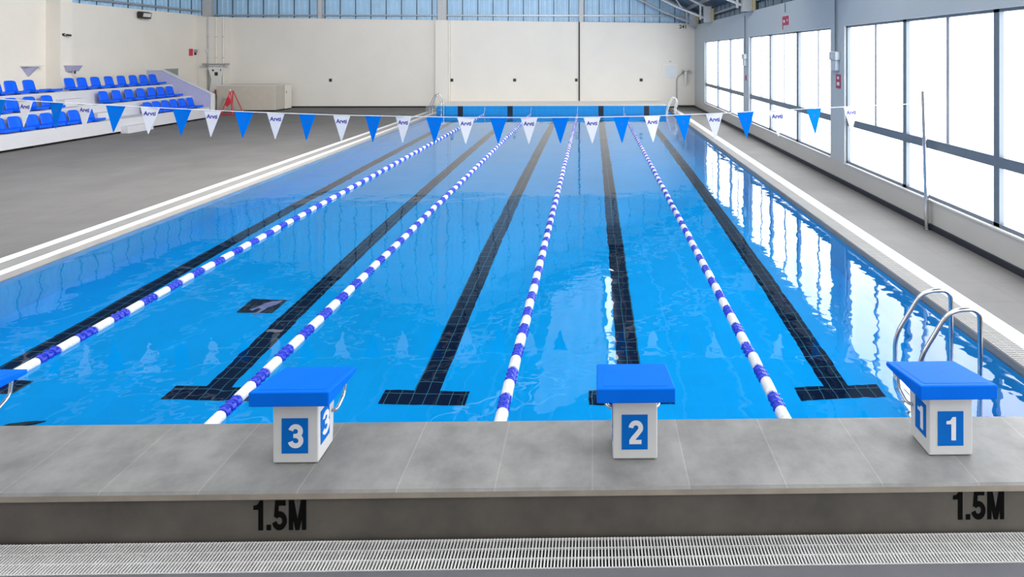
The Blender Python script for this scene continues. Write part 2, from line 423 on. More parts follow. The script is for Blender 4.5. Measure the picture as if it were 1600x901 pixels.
# ------------------------------------------------------------------ starting blocks
def block(num, X, Y, label, tilt=0):
    r = empty('starting_block', label, 'starting block', (X, Y, .45), 0, 'starting blocks on the slab')
    w0, d0, hz = .151, .225, .436
    MB().hexa([(-w0, 0, .006), (w0, 0, .006), (w0, d0, .006), (-w0, d0, .006), (-w0, 0, hz), (w0, 0, hz), (w0, d0 + .03, hz - .005), (-w0, d0 + .03, hz - .005)]).build('post', M['white'], r, .008)
    for sx in (-1, 1):
        for y in (.012, d0 - .05):
            MB().box(sx * .12 - .02, sx * .12 + .02, y, y + .03, 0, .012).build('foot', M['black'], r, .002)
    # wedge shaped top: thick towards the slab, thin over the water
    MB().hexa([(-.263, -.09, .436), (.263, -.09, .436), (.258, .375, .418), (-.258, .375, .418),
               (-.263, -.09, .535), (.263, -.09, .535), (.258, .375, .452), (-.258, .375, .452)]).build('platform', M['block_blue'], r, .010, 3)
    mb = MB(); mb.prism([(-.22, -.05), (.22, -.05), (.215, .34), (-.215, .34)], lambda u, v, w_: (u, v, .535 - (v + .09) * .1785 + w_), -.004, .0018)
    mb.build('grip_pad', M['block_blue'], r)
    def plate(fn, w_, h_, zc):
        mb = MB(); mb.prism([(-w_ / 2, zc - h_ / 2), (w_ / 2, zc - h_ / 2), (w_ / 2, zc + h_ / 2), (-w_ / 2, zc + h_ / 2)], fn, -.002, .003)
        p = mb.build('number_plate', M['plate_blue'], r)
        mb = MB(); hh = .158 if h_ > .2 else .14; wd = {'1': .56, '2': .60, '3': .62}[num] * hh
        glyph(mb, num, lambda u, v, d_: fn(u * hh - wd / 2 + .006, zc - hh / 2 + v * hh, d_), .003, .0052, .2)
        tag(mb.build('number', M['sign_white'], p), 'white numeral ' + num)
    plate(lambda u, v, d_: (u - .003, -d_, v), .176, .235, .19)
    plate(lambda u, v, d_: (w0 + d_, .10 + u, v), .13, .225, .215)
    plate(lambda u, v, d_: (-w0 - d_, .10 - u, v), .13, .225, .215)
    for sx in (-1, 1):
        pth = bez([(sx * .14, .20, .235), (sx * .185, .21, .235), (sx * .20, .30, .30), (sx * .20, .315, .42)], .035)
        MB().tube(pth, .0125, 10).build('backstroke_grip', M['steel'], r)
    return r
block('1', 2.456, 3.91, 'blue topped starting block with the numeral 1, beside the chrome ladder')
block('2', .290, 3.905, 'blue topped starting block with the numeral 2')
block('3', -1.995, 3.90, 'blue topped starting block with the numeral 3')

# fourth block: only the corner of its top and a grip reach into view
r = empty('starting_block', 'blue topped starting block cut off by the left edge of the photo', 'starting block', (-4.385, 3.90, .45), 0, 'starting blocks on the slab')
for ch in [o for o in bpy.data.objects if o.parent and o.parent.name == 'starting_block.002']:
    if ch.name.split('.')[0] != 'number_plate':
        c = ch.copy(); COL.objects.link(c); c.parent = r

# ------------------------------------------------------------------ drain gratings
g = MB()
x = -9.15
while x < 5.15:
    g.box(x, x + .0095, 3.437, 3.650, .128, .142); x += .0205
for y in (3.436, 3.505, 3.575, 3.643): g.box(-9.15, 5.15, y, y + .007, .128, .139)
tag(g.build('drain_grating', M['grate']), 'white slatted drain grating along the foot of the starting slab', 'drain grating')
g = MB()
y = PY0 + .02
while y < 31:
    g.box(4.305, 4.565, y, y + .024, DK, DK + .006); y += .036
for x in (4.306, 4.43, 4.55): g.box(x, x + .012, PY0 + .02, 31, DK, DK + .005)
tag(g.build('overflow_grating', M['coping_grey']), 'grey overflow grating along the pool edge on the window side', 'drain grating')

# ------------------------------------------------------------------ walls
wl = MB()
wl.hexa([(WL - .3, -4.5, -.2), (WL, -4.5, -.2), (WL, WB + .3, -.2), (WL - .3, WB + .3, -.2), (WL - .3, -4.5, 5.46), (WL, -4.5, 5.46), (WL, WB + .3, 5.47), (WL - .3, WB + .3, 5.47)])
for y in (7.8, 16.1, 24.37): wl.box(WL, WL + .6, y, y + .55, -.2, 5.55)
struct(wl.build('wall_left', M['cream'], None))
wb = MB()
wb.hexa([(WL - .3, WB, -.2), (WR + .3, WB, -.2), (WR + .3, WB + .3, -.2), (WL - .3, WB + .3, -.2), (WL - .3, WB, 5.38), (WR + .3, WB, 5.03), (WR + .3, WB + .3, 5.03), (WL - .3, WB + .3, 5.38)])
wb.box(-9.15, -8.42, WB - .32, WB, -.2, 5.2)                       # pilaster
wb.box(-8.42, -8.34, WB - .16, WB, -.2, 5.18)
wb.box(WL, -21.17, WB - .55, WB, -.2, 5.36)                        # corner pier
wb.box(-.82, -.74, WB - .05, WB, .455, 5.12, 1)                     # movement joint
struct(wb.build('wall_back', [M['cream_back'], M['black_gap']]))
wins = [(23.02, 30.97, .55), (14.55, 22.18, .62), (.9, 13.74, .64), (-3.8, .1, .64)]
ZT = 3.885
wr = MB()
wr.box(WR, WR + .3, -4.5, WB, -.2, .60, 1)
wr.hexa([(WR, -4.5, ZT), (WR + .3, -4.5, ZT), (WR + .3, WB, ZT), (WR, WB, ZT), (WR, -4.5, 4.70), (WR + .3, -4.5, 4.70), (WR + .3, WB, 4.92), (WR, WB, 4.92)], 0)
ys = [-4.5] + [v for a, b_, _ in sorted(wins) for v in (a, b_)] + [WB]
for i in range(0, len(ys), 2): wr.box(WR, WR + .3, ys[i], ys[i + 1], .60, ZT, 0)
struct(wr.build('wall_right', [M['shaded_wall'], M['sill_wall']]))
# skirtings
struct(MB().box(WR - .035, WR + .01, PY0, WB, DK, DK + .10).build('baseboard_right', M['navy']))
struct(MB().box(-20.4, PX0 - .9, WB - .035, WB + .01, DK, DK + .09).build('baseboard_back', M['black_gap']))
struct(MB().box(PX1 - .25, WR, WB - .03, WB + .01, DK, DK + .12).build('baseboard_back.001', M['black_gap']))

pn = MB(); pn.box(WL, WL + .10, 31.95, 33.4, DK, 2.45, 0); pn.box(WL, WL + .07, 31.0, 31.95, DK, 2.43, 1)
struct(pn.build('trim_2', [M['cream'], M['galv']]))
# windows
mull = {0: [(27.97, 1), (25.45, 1), (29.5, 0), (24.3, 0)], 1: [(19.70, 1), (17.05, 1), (18.37, 0), (15.59, 0), (20.9, 0)],
        2: [(11.167, 1), (8.608, 1), (6.05, 1), (3.49, 1), (12.42, 0), (9.883, 0), (7.3, 0), (4.77, 0)], 3: [(-1.9, 1)]}
for i, (a, b_, zs) in enumerate(wins):
    r = bpy.data.objects.new('window_%d' % (i + 1), None); COL.objects.link(r); struct(r)
    fr = MB()
    for y in (a, b_ - .06): fr.box(WR + .05, WR + .14, y, y + .06, .60, ZT)
    fr.box(WR + .05, WR + .14, a, b_, ZT - .05, ZT); fr.box(WR + .05, WR + .14, a, b_, .60, .66)
    fr.box(WR + .04, WR + .14, a, b_, 1.50, 1.665)
    for y, big in mull[i]:
        hw = .085 if i < 2 else .062
        if big: fr.box(WR + .05, WR + .14, y - hw, y + hw, .60, ZT)
    fr.build('window_frame', M['frame'], r)
    bar = MB()
    for y, big in mull[i]:
        if not big: bar.box(WR + .10, WR + .15, y - .04, y + .04, 1.62, ZT)
    if any(not q for _, q in mull[i]): bar.build('glazing_bar', M['frame_light'], r)
    MB().box(WR - .02, WR + .12, a - .02, b_ + .02, .575, .603).build('window_sill', M['white'], r)
    cuts = sorted([a] + [y for y, q in mull[i] if q] + [b_])
    for y0, y1 in zip(cuts, cuts[1:]):
        for z0, z1 in ((.62, 1.56), (1.60, ZT - .02)):
            MB().box(WR + .125, WR + .135, y0 + .02, y1 - .02, z0, z1).build('pane', M['pane'], r)

# cladding above the walls
def ridged(mb, p0, p1, z0, z1fn, nrm, pitch=.30, depth=.05, seam=.9):
    """trapezoid-ribbed sheet from p0 to p1 (plan points), ribs towards nrm"""
    L = math.hypot(p1[0] - p0[0], p1[1] - p0[1]); ux, uy = (p1[0] - p0[0]) / L, (p1[1] - p0[1]) / L
    t = 0; pts = []
    while t < L:
        for o_, d_ in ((0, 0), (pitch * .62, 0), (pitch * .68, depth), (pitch * .92, depth), (pitch * .98, 0)):
            if t + o_ <= L: pts.append((t + o_, d_))
        t += pitch
    pts.append((L, 0))
    vs = []
    for t, d_ in pts:
        x, y = p0[0] + ux * t + nrm[0] * d_, p0[1] + uy * t + nrm[1] * d_
        vs += [(x, y, z0), (x, y, z1fn(x))]
    mb.add(vs, [(2 * i, 2 * i + 2, 2 * i + 3, 2 * i + 1) for i in range(len(pts) - 1)], 0)
    t = 0
    while t < L:
        x, y = p0[0] + ux * t + nrm[0] * (depth + .004), p0[1] + uy * t + nrm[1] * (depth + .004)
        mb.box(x - .022, x + .022, y - .022, y + .022, z0, z1fn(x) - .02, 1)
        t += seam
EAVE, RX, PITCH = 5.62, -8.38, .5
roofz = lambda x: EAVE + PITCH * ((6.3 - x) if x > RX else 0) + (0 if x > RX else (7.4 - EAVE) + (x + 23.06) * (EAVE + PITCH * (6.3 - RX) - 7.4) / (RX + 23.06))
c = MB(); ridged(c, (-23.0, 34.32), (6.3, 34.32), 4.9, lambda x: roofz(x) - .02, (0, -1)); struct(c.build('wall_back_cladding', [M['clad'], M['clad_seam']]))
c = MB(); ridged(c, (6.30, -4.5), (6.30, 34.3), 4.6, lambda x: EAVE + .0, (-1, 0)); struct(c.build('wall_right_cladding', [M['clad_shaded'], M['clad_seam']]))
c = MB(); ridged(c, (-23.0, -4.5), (-23.0, 34.3), 5.3, lambda x: 7.4, (1, 0)); 
struct(c.build('wall_left_cladding', [M['clad'], M['clad_seam']]))
# girts and columns
gt = MB(); gt.box(-22.2, 6.0, 34.16, 34.26, 5.46, 5.54); gt.box(WL - .12, WL - .02, -4, 33.9, 5.66, 5.76); gt.box(6.12, 6.22, -4, 33.6, 5.20, 5.30)
struct(gt.build('trim_1', M['galv']))
cl = [(-22.55, .55), (-16.0, .2), (-8.85, .48), (-.65, .26)]
for X, wd in cl:
    mb = MB(); mb.box(X - wd / 2, X + wd / 2, 34.02, 34.05, 5.12, roofz(X) - .05); mb.box(X - wd / 2, X + wd / 2, 34.2, 34.23, 5.12, roofz(X) - .05); mb.box(X - .02, X + .02, 34.05, 34.2, 5.12, roofz(X) - .05)
    struct(mb.build('column', M['truss']))

# roof sheets + skylights + added glowing fill panels
rf = MB(); ZR = roofz(RX + .001)
def slope(mb, x0, x1, y0, y1, dz=0, mi=0, th=.05):
    z0, z1 = roofz(x0) + dz, roofz(x1) + dz
    mb.hexa([(x0, y0, z0), (x1, y0, z1), (x1, y1, z1), (x0, y1, z0), (x0, y0, z0 + th), (x1, y0, z1 + th), (x1, y1, z1 + th), (x0, y1, z0 + th)], mi)
slope(rf, RX + .0005, 6.5, -4.5, 34.6); slope(rf, -23.2, RX - .0005, -4.5, 34.6)
y = -4.0
while y < 34: y += 1.2
for xx in [5.6, 4.2, 2.8, 1.4, 0, -1.4, -2.8, -4.2, -5.6, -7, -10, -12, -14, -16, -18, -20, -22]:
    rf.box(xx - .04, xx + .04, -4.5, 34.3, roofz(xx) - .17, roofz(xx), 1)
struct(rf.build('ceiling', [M['roof'], M['galv']]))
for y0 in (-3.5, 1.2, 5.9, 10.4):
    for x0, x1 in ((-7.6, 5.2), (-21.5, -9.2)):
        mb = MB(); slope(mb, x0, x1, y0, y0 + 2.2, -.20, 0, .02); struct(mb.build('ceiling_skylight_and_fill', M['roof_fill']))  # glowing panels added over the near half to brighten the hall
mb = MB(); slope(mb, .62, .92, 20.6, 28.8, -.19, 0, .02); struct(mb.build('ceiling_skylight_and_fill', M['sky_gap']))
mb = MB(); slope(mb, -2.1, .45, 20.6, 30.5, -.19, 0, .02); struct(mb.build('ceiling_skylight_and_fill', M['sky_dim']))

# roof trusses
pos = ['hard against the back wall cladding', 'standing on the wall over the far end of the windows', 'over the pier between the two far windows', 'over the pier beside the large near window']
for lab, Y in zip(pos, (33.2, 29.0, 21.6, 13.3)):
    t = empty('roof_truss', 'grey tubular steel roof truss ' + lab, 'roof truss', (0, Y, 0), 0, 'roof trusses')
    top = lambda x: roofz(x) - .32
    bot = lambda x: roofz(x) - (1.05 if abs(x) < 50 else 0)
    xr, xl = 5.72, -22.6
    for nm, fn, r_ in (('top_chord', top, .06), ('bottom_chord', bot, .055)):
        x_end = xr - (.9 if nm == 'bottom_chord' else 0)
        pts = [(x_end, 0, fn(x_end)), (RX, 0, fn(RX + .001)), (xl, 0, fn(xl))]
        if nm == 'bottom_chord': pts = [(xr - .1, 0, 5.06)] + [(x_end - .6, 0, fn(x_end - .6)), (RX, 0, fn(RX + .001)), (xl, 0, fn(xl))]
        MB().tube(pts, r_, 8).build(nm, M['truss'], t)
    x = 4.6; up = True
    while x > -6.5:
        x2 = x - .8
        a_, b_ = (bot(x), top(x2)) if up else (top(x), bot(x2))
        MB().tube([(x, 0, a_), (x2, 0, b_)], .03, 6).build('web', M['truss'], t)
        x = x2; up = not up
    MB().tube([(5.45, 0, 4.95), (5.45, 0, 5.75)], .055, 8).build('post', M['truss'], t)
    mb = MB(); mb.box(5.62, 5.98, -.14, .14, 4.83, 5.62); mb.build('column_stub', M['truss'], t, .01)
    mb = MB(); mb.box(5.985, 6.10, -.16, .16, 4.83, 5.5); mb.build('wall_bracket', M['ochre'], t)

# ------------------------------------------------------------------ grandstand
gs = empty('grandstand', 'white stepped grandstand with a sloping lavender end wall along the left wall', 'grandstand', (0, 0, 0))
Y0, Y1 = 12.0, 28.3
T = [(-18.6, .65), (-19.5, 1.20), (-20.4, 1.76)]
mb = MB()
for i, (X, z) in enumerate(T): mb.box((T[i + 1][0] if i < 2 else WL + .005), X, 18.3 if i == 0 else Y0, Y1, .16 if i == 0 else T[i - 1][1] - .05, z)
mb.box(-19.5, -18.66, Y0, 18.3, .16, .65)
mb.build('tier', M['tier'], gs, .012)
MB().box(-18.655, -18.62, 17.2, 18.28, .20, .62).build('hatch', M['lavender'], gs)
for X0, X1, z0, z1, y0, y1 in ((-18.6, -18.3, DK, .36, 23.0, 24.3), (-19.5, -19.15, .65, .92, 22.6, 23.7), (-20.4, -20.05, 1.20, 1.48, 22.2, 23.1)):
    MB().box(X0 - .01, X1, y0, y1, z0, z1).build('step', M['tier'], gs, .01)
mb = MB(); mb.prism([(-18.55, DK), (-18.55, 1.26), (-20.95, 2.42), (-21.65, 2.42), (-21.65, DK)], lambda u, v, w_: (u, w_, v), 28.3, 28.48, 0)
mb.build('end_wall', M['lavender'], gs)
mb = MB(); mb.hexa([(-18.58, 28.28, 1.25), (-18.5, 28.28, 1.25), (-18.5, 28.5, 1.25), (-18.58, 28.5, 1.25), (-18.58, 28.28, 1.28), (-18.5, 28.28, 1.28), (-18.5, 28.5, 1.28), (-18.58, 28.5, 1.28)])
mb.hexa([(-20.9, 28.27, 2.415), (-18.52, 28.27, 1.255), (-18.52, 28.5, 1.255), (-20.9, 28.5, 2.415), (-20.9, 28.27, 2.46), (-18.52, 28.27, 1.29), (-18.52, 28.5, 1.29), (-20.9, 28.5, 2.46)])
mb.box(-18.56, -18.49, 28.27, 28.5, DK, 1.28); mb.box(-21.66, -20.88, 28.27, 28.5, 2.415, 2.46)
mb.build('end_wall_coping', M['white'], gs)
mb = MB()
for y in (12.5, 15.0, 18.0, 19.6, 21.2, 22.8, 24.4, 26.0, 27.6): mb.box(-18.95, -18.75, y, y + .4, DK, .16)
mb.box(-22, -18.9, Y0, Y1, DK, .155)
mb.build('foot_rail', M['black'], gs)

# seats
def seat0():
    r = empty('stadium_seat', '-', 'seat', (0, 0, 0))
    # moulded pan: cross-section along x, rounded front lip
    sec = [(-.20, .125), (-.12, .11), (.05, .11), (.17, .12), (.25, .125), (.285, .11), (.29, .06), (.265, .03), (.18, .03), (-.16, .035), (-.20, .06)]
    mb = MB(); mb.prism(sec, lambda u, v, w_: (u, w_, v), -.23, .23); mb.build('seat_pan', M['seat_blue'], r, .014)
    # back shell: leaning, curved sideways, rounded top
    ny, nz = 8, 7
    vf, vb = [], []
    for j in range(nz + 1):
        v = j / nz
        half = .225 - .02 * v - (.035 * max(0, (v - .8) / .2) ** 2)
        for i in range(ny + 1):
            u = -1 + 2 * i / ny
            x = -.19 - .10 * v + .045 * u * u
            z = .09 + .40 * v - .02 * (abs(u) ** 6) * (v > .99)
            vf.append((x + .014, u * half, z)); vb.append((x - .014, u * half, z))
    n1 = (ny + 1) * (nz + 1); Q = []
    id_ = lambda i, j: j * (ny + 1) + i
    for j in range(nz):
        for i in range(ny):
            Q.append((id_(i, j), id_(i + 1, j), id_(i + 1, j + 1), id_(i, j + 1)))
            Q.append((n1 + id_(i, j), n1 + id_(i, j + 1), n1 + id_(i + 1, j + 1), n1 + id_(i + 1, j)))
    rim = [id_(i, 0) for i in range(ny)] + [id_(ny, j) for j in range(nz)] + [id_(ny - i, nz) for i in range(ny)] + [id_(0, nz - j) for j in range(nz)]
    for a_, b_ in zip(rim, rim[1:] + rim[:1]): Q.append((a_, n1 + a_, n1 + b_, b_))
    mb = MB(); mb.add(vf + vb, Q, 0, True); mb.build('backrest', M['seat_blue'], r)
    MB().box(-.16, .11, -.06, .06, 0, .037).build('bracket', M['black'], r)
    return r
NTH = ['first', 'second', 'third', 'fourth', 'fifth', 'sixth', 'seventh', 'eighth', 'ninth', 'tenth']
rows = [('top', -20.78, 1.76, [20.0, 20.52, 21.08, 21.75, 22.38], [23.42, 23.98, 24.62, 25.30, 25.96, 26.62, 27.22, 27.80]),
        ('middle', -19.88, 1.20, [19.0, 19.55, 20.2, 20.85, 21.5], [23.95, 24.6, 25.26, 25.9, 26.52, 27.08, 27.66]),
        ('front', -18.98, .65, [18.86, 19.4, 20.0, 20.52, 21.04, 21.58, 22.2], [25.1, 25.62, 26.14, 26.66, 27.2, 27.74])]
src = None
for nm, X, z, near, far in rows:
    for ysec, where in ((near[::-1], 'on the nearer side of the stairs'), (far, 'beyond the stairs, towards the lavender end wall')):
        for i, y in enumerate(ysec):
            if src is None: src = o = seat0()
            else: o = copy_tree(src)
            o.location = (X, y, z + .004)
            o['label'] = 'blue seat, %s row %s, %s from the stairs' % (nm, where.split(',')[0], NTH[i])
            o['group'] = 'blue grandstand seats'
# one seat at the stairs has lost its back
bk = [c for c in src.children if c.name.startswith('backrest')][0]
bpy.data.objects.remove(bk); src['label'] = 'blue seat without a back at the stairs end of the top row'

# ------------------------------------------------------------------ backstroke flags
FY = 10.2
ctrl = [(-12.0, 2.50), (-10.364, 2.42), (-9.891, 2.395), (-9.362, 2.362), (-8.866, 2.335), (-8.335, 2.305), (-7.738, 2.272), (-6.661, 2.218), (-5.559, 2.172), (-4.409, 2.13), (-3.334, 2.108),
        (-2.232, 2.088), (-1.116, 2.083), (-.007, 2.088), (1.059, 2.108), (2.164, 2.150), (3.283, 2.206), (4.612, 2.272), (5.9, 2.325)]
def cz(x):
    for (x0, z0), (x1, z1) in zip(ctrl, ctrl[1:]):
        if x0 <= x <= x1: return z0 + (z1 - z0) * (x - x0) / (x1 - x0)
    return 2.4
fl = empty('flag_line', 'string of blue and white triangular pennants stretched across the whole pool', 'flag line', (0, FY, 0))
ctrl[0] = (-11.975, 2.50); ctrl[-1] = (5.87, 2.325)
MB().tube([(x, 0, z) for x, z in ctrl], .008, 6).build('cord', M['cable'], fl)
def text_mesh(txt, size, bold=.03):
    cu = bpy.data.curves.new('lettering', 'FONT'); cu.body = txt; cu.size = size; cu.align_x = 'CENTER'; cu.extrude = .0012; cu.offset = bold * size
    o = bpy.data.objects.new('lettering', cu); COL.objects.link(o)
    dg = bpy.context.evaluated_depsgraph_get()
    me = bpy.data.meshes.new_from_object(o.evaluated_get(dg)); me.name = 'lettering'
    bpy.data.objects.remove(o); bpy.data.curves.remove(cu)
    return me
LET = text_mesh('Arvti', .095); LET.materials.clear(); LET.materials.append(M['ink'])
px = [(-3, 'b'), (40, 'w'), (88, 'b'), (133, 'w'), (181, 'b'), (235, 'w'), (285, 'b'), (332, 'w'), (381, 'b'), (431, 'w'), (480, 'b'), (534, 'w'), (583, 'b'), (630, 'w'), (679, 'b'), (728, 'w'), (779, 'b'), (827, 'w'),
      (875, 'b'), (925, 'w'), (971, 'b'), (1019, 'w'), (1068, 'b'), (1116, 'w'), (1165, 'b'), (1214, 'w'), (1272, 'b'), (1330, 'w')]
XS = [-10.36, -9.89, -9.36, -8.87, -8.335, -7.74, -7.19, -6.66, -6.11, -5.56, -5.01, -4.41, -3.86, -3.33, -2.78, -2.23, -1.66, -1.12, -.57, -.007, .515, 1.06, 1.61, 2.164, 2.72, 3.283, 3.945, 4.612]
XS = [-11.47, -10.92] + XS; CL = ['b', 'w'] + [c_ for _, c_ in px]
for X, c_ in zip(XS, CL):
    wt, h = .152, .455
    mb = MB(); mb.prism([(-wt, .0), (wt, .0), (wt - .008, -.02), (.006, -h), (-.006, -h), (-wt + .008, -.02)], lambda u, v, w_: (u, w_, v), -.0015, .0015)
    sl = (cz(X + .15) - cz(X - .15)) / .3
    p = mb.build('pennant', M['flag_blue'] if c_ == 'b' else M['flag_white'], fl)
    p.location = (X, 0, cz(X) - .004); p.rotation_euler = (random.uniform(-.05, .05), -math.atan(sl), random.uniform(-.22, .22))
    p['label'] = 'blue pennant' if c_ == 'b' else 'white pennant with dark blue lettering'
    if c_ == 'w':
        l = bpy.data.objects.new('lettering', LET); COL.objects.link(l); l.parent = p
        l.location = (0, -.0022, -.135); l.rotation_euler = (PI / 2, 0, 0); l.scale = (.95, 1.05, 1)
    else:
        mb = MB(); mb.prism([(-.03, -.02), (.0, -.045), (.03, -.02), (.022, .025), (-.022, .025)], lambda u, v, w_: (u, w_, v), -.0022, -.0014)
        e_ = mb.build('emblem', M['emblem'], p); e_.location = (0, 0, -.12)
def flag_pole(X, lab):
    t = empty('flag_pole', lab, 'pole', (X, FY, DK))
    MB().tube([(.035, -.02, 0), (-.02, 0, 2.46)], .036, 14).build('tube', M['steel'], t)
    MB().tube([(.035, -.02, 0), (.035, -.02, .015)], .06, 14).build('base_flange', M['steel'], t)
    MB().tube([(-.02, 0, 2.44), (-.02, 0, 2.465)], .032, 12).build('cap', M['black'], t)
flag_pole(5.93, 'thin steel pole by the windows holding the end of the pennant string')
flag_pole(-12.0, 'thin steel pole beyond the grandstand side end of the pennant string')

# ------------------------------------------------------------------ ladders
def tread(x0, x1, y0, y1, z, r, t):
    mb = MB(); mb.box(x0, x1, y0, y1, z - .012, z + .012); mb.build('tread', t, r, .004)
ld = empty('pool_ladder', 'polished chrome pool ladder with two arched rails beside starting block 1', 'pool ladder', (0, 0, 0))
for Y, dx in ((5.93, 0), (5.48, 0)):
    pts = [(3.135, Y, -1.15), (3.135, Y, .29), (3.44, Y, .70), (3.60, Y, .755), (3.725, Y, .60), (3.725, Y, -1.2)]
    pth = bez([(3.30, Y, -1.1), (3.14, Y, -.35), (3.14, Y, .28), (3.42, Y, .74), (3.725, Y, .76), (3.725, Y, -1.25)], .13, 8)
    MB().tube(pth, .021, 14).build('rail', M['steel'], ld)
for z in (-.28, -.55, -.82, -1.05):
    off = max(0, (-.35 - z)) * .2
    mb = MB(); mb.box(3.10 + off, 3.20 + off, 5.48, 5.93, z - .012, z + .012); mb.build('tread', M['steel'], ld, .004)
    
lf = empty('pool_ladder', 'far white railed pool ladder in the corner near the windows', 'pool ladder', (0, 0, 0))
for Y in (30.05, 30.5):
    pth = bez([(3.92, Y, -.9), (3.92, Y, .25), (4.12, Y, .80), (4.30, Y, .98), (4.48, Y, .72), (4.36, Y, .42), (4.34, Y, DK + .012)], .16, 8)
    MB().tube(pth, .024, 10).build('rail', M['white'], lf)
for z in (-.2, -.5, -.8): MB().box(3.89, 3.99, 30.05, 30.5, z - .015, z + .015).build('tread', M['white'], lf, .004)
MB().box(3.90, 4.34, 30.03, 30.08, .50, .53).build('cross_bar', M['white'], lf)
l2 = empty('pool_ladder', 'far steel pool ladder at the foot of the wall pilaster', 'pool ladder', (0, 0, 0))
for Y in (30.25, 30.7):
    pth = bez([(-7.90, Y, -.9), (-7.90, Y, .65), (-8.16, Y, 1.20), (-8.40, Y, .80), (-8.50, Y, .5), (-8.50, Y, DK)], .2, 8)
    MB().tube(pth, .02, 10).build('rail', M['steel'], l2)
for z in (.30, .05, -.25, -.6): MB().box(-8.0, -7.88, 30.25, 30.7, z - .015, z + .015).build('tread', M['steel'], l2, .004)
cr = empty('wire_crate', 'low grey wire crate standing behind the far steel ladder', 'crate', (-8.3, 31.6, DK))
mb = MB()
for k in range(9): mb.box(-.30 + k * .0725, -.285 + k * .0725, -.25, -.235, 0, .30); mb.box(-.30 + k * .0725, -.285 + k * .0725, .235, .25, 0, .30)
for z in (.0, .1, .2, .29): mb.box(-.30, .30, -.255, -.24, z, z + .015); mb.box(-.30, .30, .24, .255, z, z + .015); mb.box(-.305, -.29, -.25, .25, z, z + .015); mb.box(.29, .305, -.25, .25, z, z + .015)
mb.build('wire_basket', M['galv'], cr)
MB().box(-.29, .29, -.24, .24, .01, .03).build('base_tray', M['galv'], cr)
cr.location = (-8.72, 31.6, DK)

# ------------------------------------------------------------------ things on the left wall
t = empty('floodlight', 'black floodlight fixed to the left wall under the cladding', 'floodlight', (WL + .004, 29.4, 5.20))
MB().box(0, .16, -.03, .03, -.05, .05).build('bracket', M['black'], t)
mb = MB(); mb.hexa([(.10, -.34, -.16), (.30, -.30, -.20), (.30, .30, -.20), (.10, .34, -.16), (.12, -.34, .16), (.36, -.30, .10), (.36, .30, .10), (.12, .34, .16)]); mb.build('housing', M['black'], t, .015)
mb = MB(); mb.hexa([(.301, -.25, -.16), (.306, -.25, -.16), (.306, .25, -.16), (.301, .25, -.16), (.352, -.25, .07), (.362, -.25, .07), (.362, .25, .07), (.352, .25, .07)]); mb.build('lens', M['lens'], t)
t = empty('security_camera', 'small black and white security camera on the left wall pier', 'security camera', (WL + .6, 24.50, 4.03))
MB().tube([(0, 0, 0), (.05, 0, 0)], .06, 12).build('wall_mount', M['black'], t)
MB().tube([(.05, 0, 0), (.14, 0, -.01), (.18, .05, -.01)], .02, 8).build('arm', M['white'], t)
MB().tube([(.14, -.02, -.01), (.22, .12, -.03)], .045, 12).build('body', M['black'], t)
t = empty('wall_sconce', 'white half-cone wall light just before the left wall pier', 'wall light', (WL, 23.62, 2.71))
def halfcone(mb, r0, r1, h):
    n = 12; vs = []
    for k in range(n + 1):
        a_ = -PI / 2 + PI * k / n; vs.append((r0 * math.cos(a_), r0 * math.sin(a_), 0)); vs.append((r1 * math.cos(a_), r1 * math.sin(a_), -h))
    mb.add(vs, [(2 * i, 2 * i + 2, 2 * i + 3, 2 * i + 1) for i in range(n)], 0, True)
    mb.add([vs[2 * i] for i in range(n + 1)], [list(range(n + 1))]); mb.add([vs[2 * i + 1] for i in range(n + 1)], [list(range(n + 1))[::-1]])
mb = MB(); halfcone(mb, .32, .03, .40); mb.build('shade', M['lavender'], t)
MB().box(0, .34, -.36, .36, 0, .035).build('rim', M['white'], t, .006)
t = empty('wall_basin', 'white shallow wall box with a black knob on the left wall pier', 'wall box', (WL + .6, 24.72, 2.72))
mb = MB(); mb.hexa([(0, -.12, -.24), (.2, -.12, -.24), (.2, .3, -.24), (0, .3, -.24), (0, -.2, 0), (.34, -.2, 0), (.34, .34, 0), (0, .34, 0)]); mb.build('bowl', M['lavender'], t, .02)
MB().box(0, .36, -.22, .36, 0, .03).build('rim', M['white'], t, .006)
MB().tube([(.2, .1, -.20), (.2, .1, -.34)], .035, 10).build('knob', M['black'], t)
t = empty('fire_alarm_sign', 'small red upright sign on the left wall near the corner', 'sign', (WL, 33.05, 3.32))
MB().box(.002, .012, -.16, .16, -.20, .20).build('board', M['red'], t)
MB().box(.012, .014, -.10, .10, -.02, .12).build('symbol', M['sign_red'], t)
t = empty('alarm_bell', 'round dark alarm bell beside the small red sign', 'bell', (WL, 33.38, 3.34))
MB().tube([(0, 0, .05), (.10, 0, .05)], [.11, .08], 14).build('gong', M['galv'], t)
MB().box(0, .05, -.06, .06, -.17, -.03).build('bell_box', M['black'], t, .008)
for i, (X, Yc) in enumerate(((-22.1, 33.42), (-21.62, 33.42), (-21.22, 33.42))):
    t = empty('conduit', ['grey pipe with a round box running up the back corner pier', 'cream pipe up the middle of the corner pier', 'cream pipe up the outer edge of the corner pier'][i], 'pipe', (X, Yc, 0), 0)
    MB().tube([(0, 0, DK), (0, 0, 5.36)], .028, 8).build('pipe', M['galv'] if i == 0 else M['cream'], t)
    for z in (3.0, 4.2): MB().box(-.05, .05, -.03, .03, z, z + .03).build('clip', M['galv'], t)
    if i == 0: MB().tube([(0, -.06, 3.42), (0, .03, 3.42)], .09, 14).build('junction_box', M['box_grey'], t)

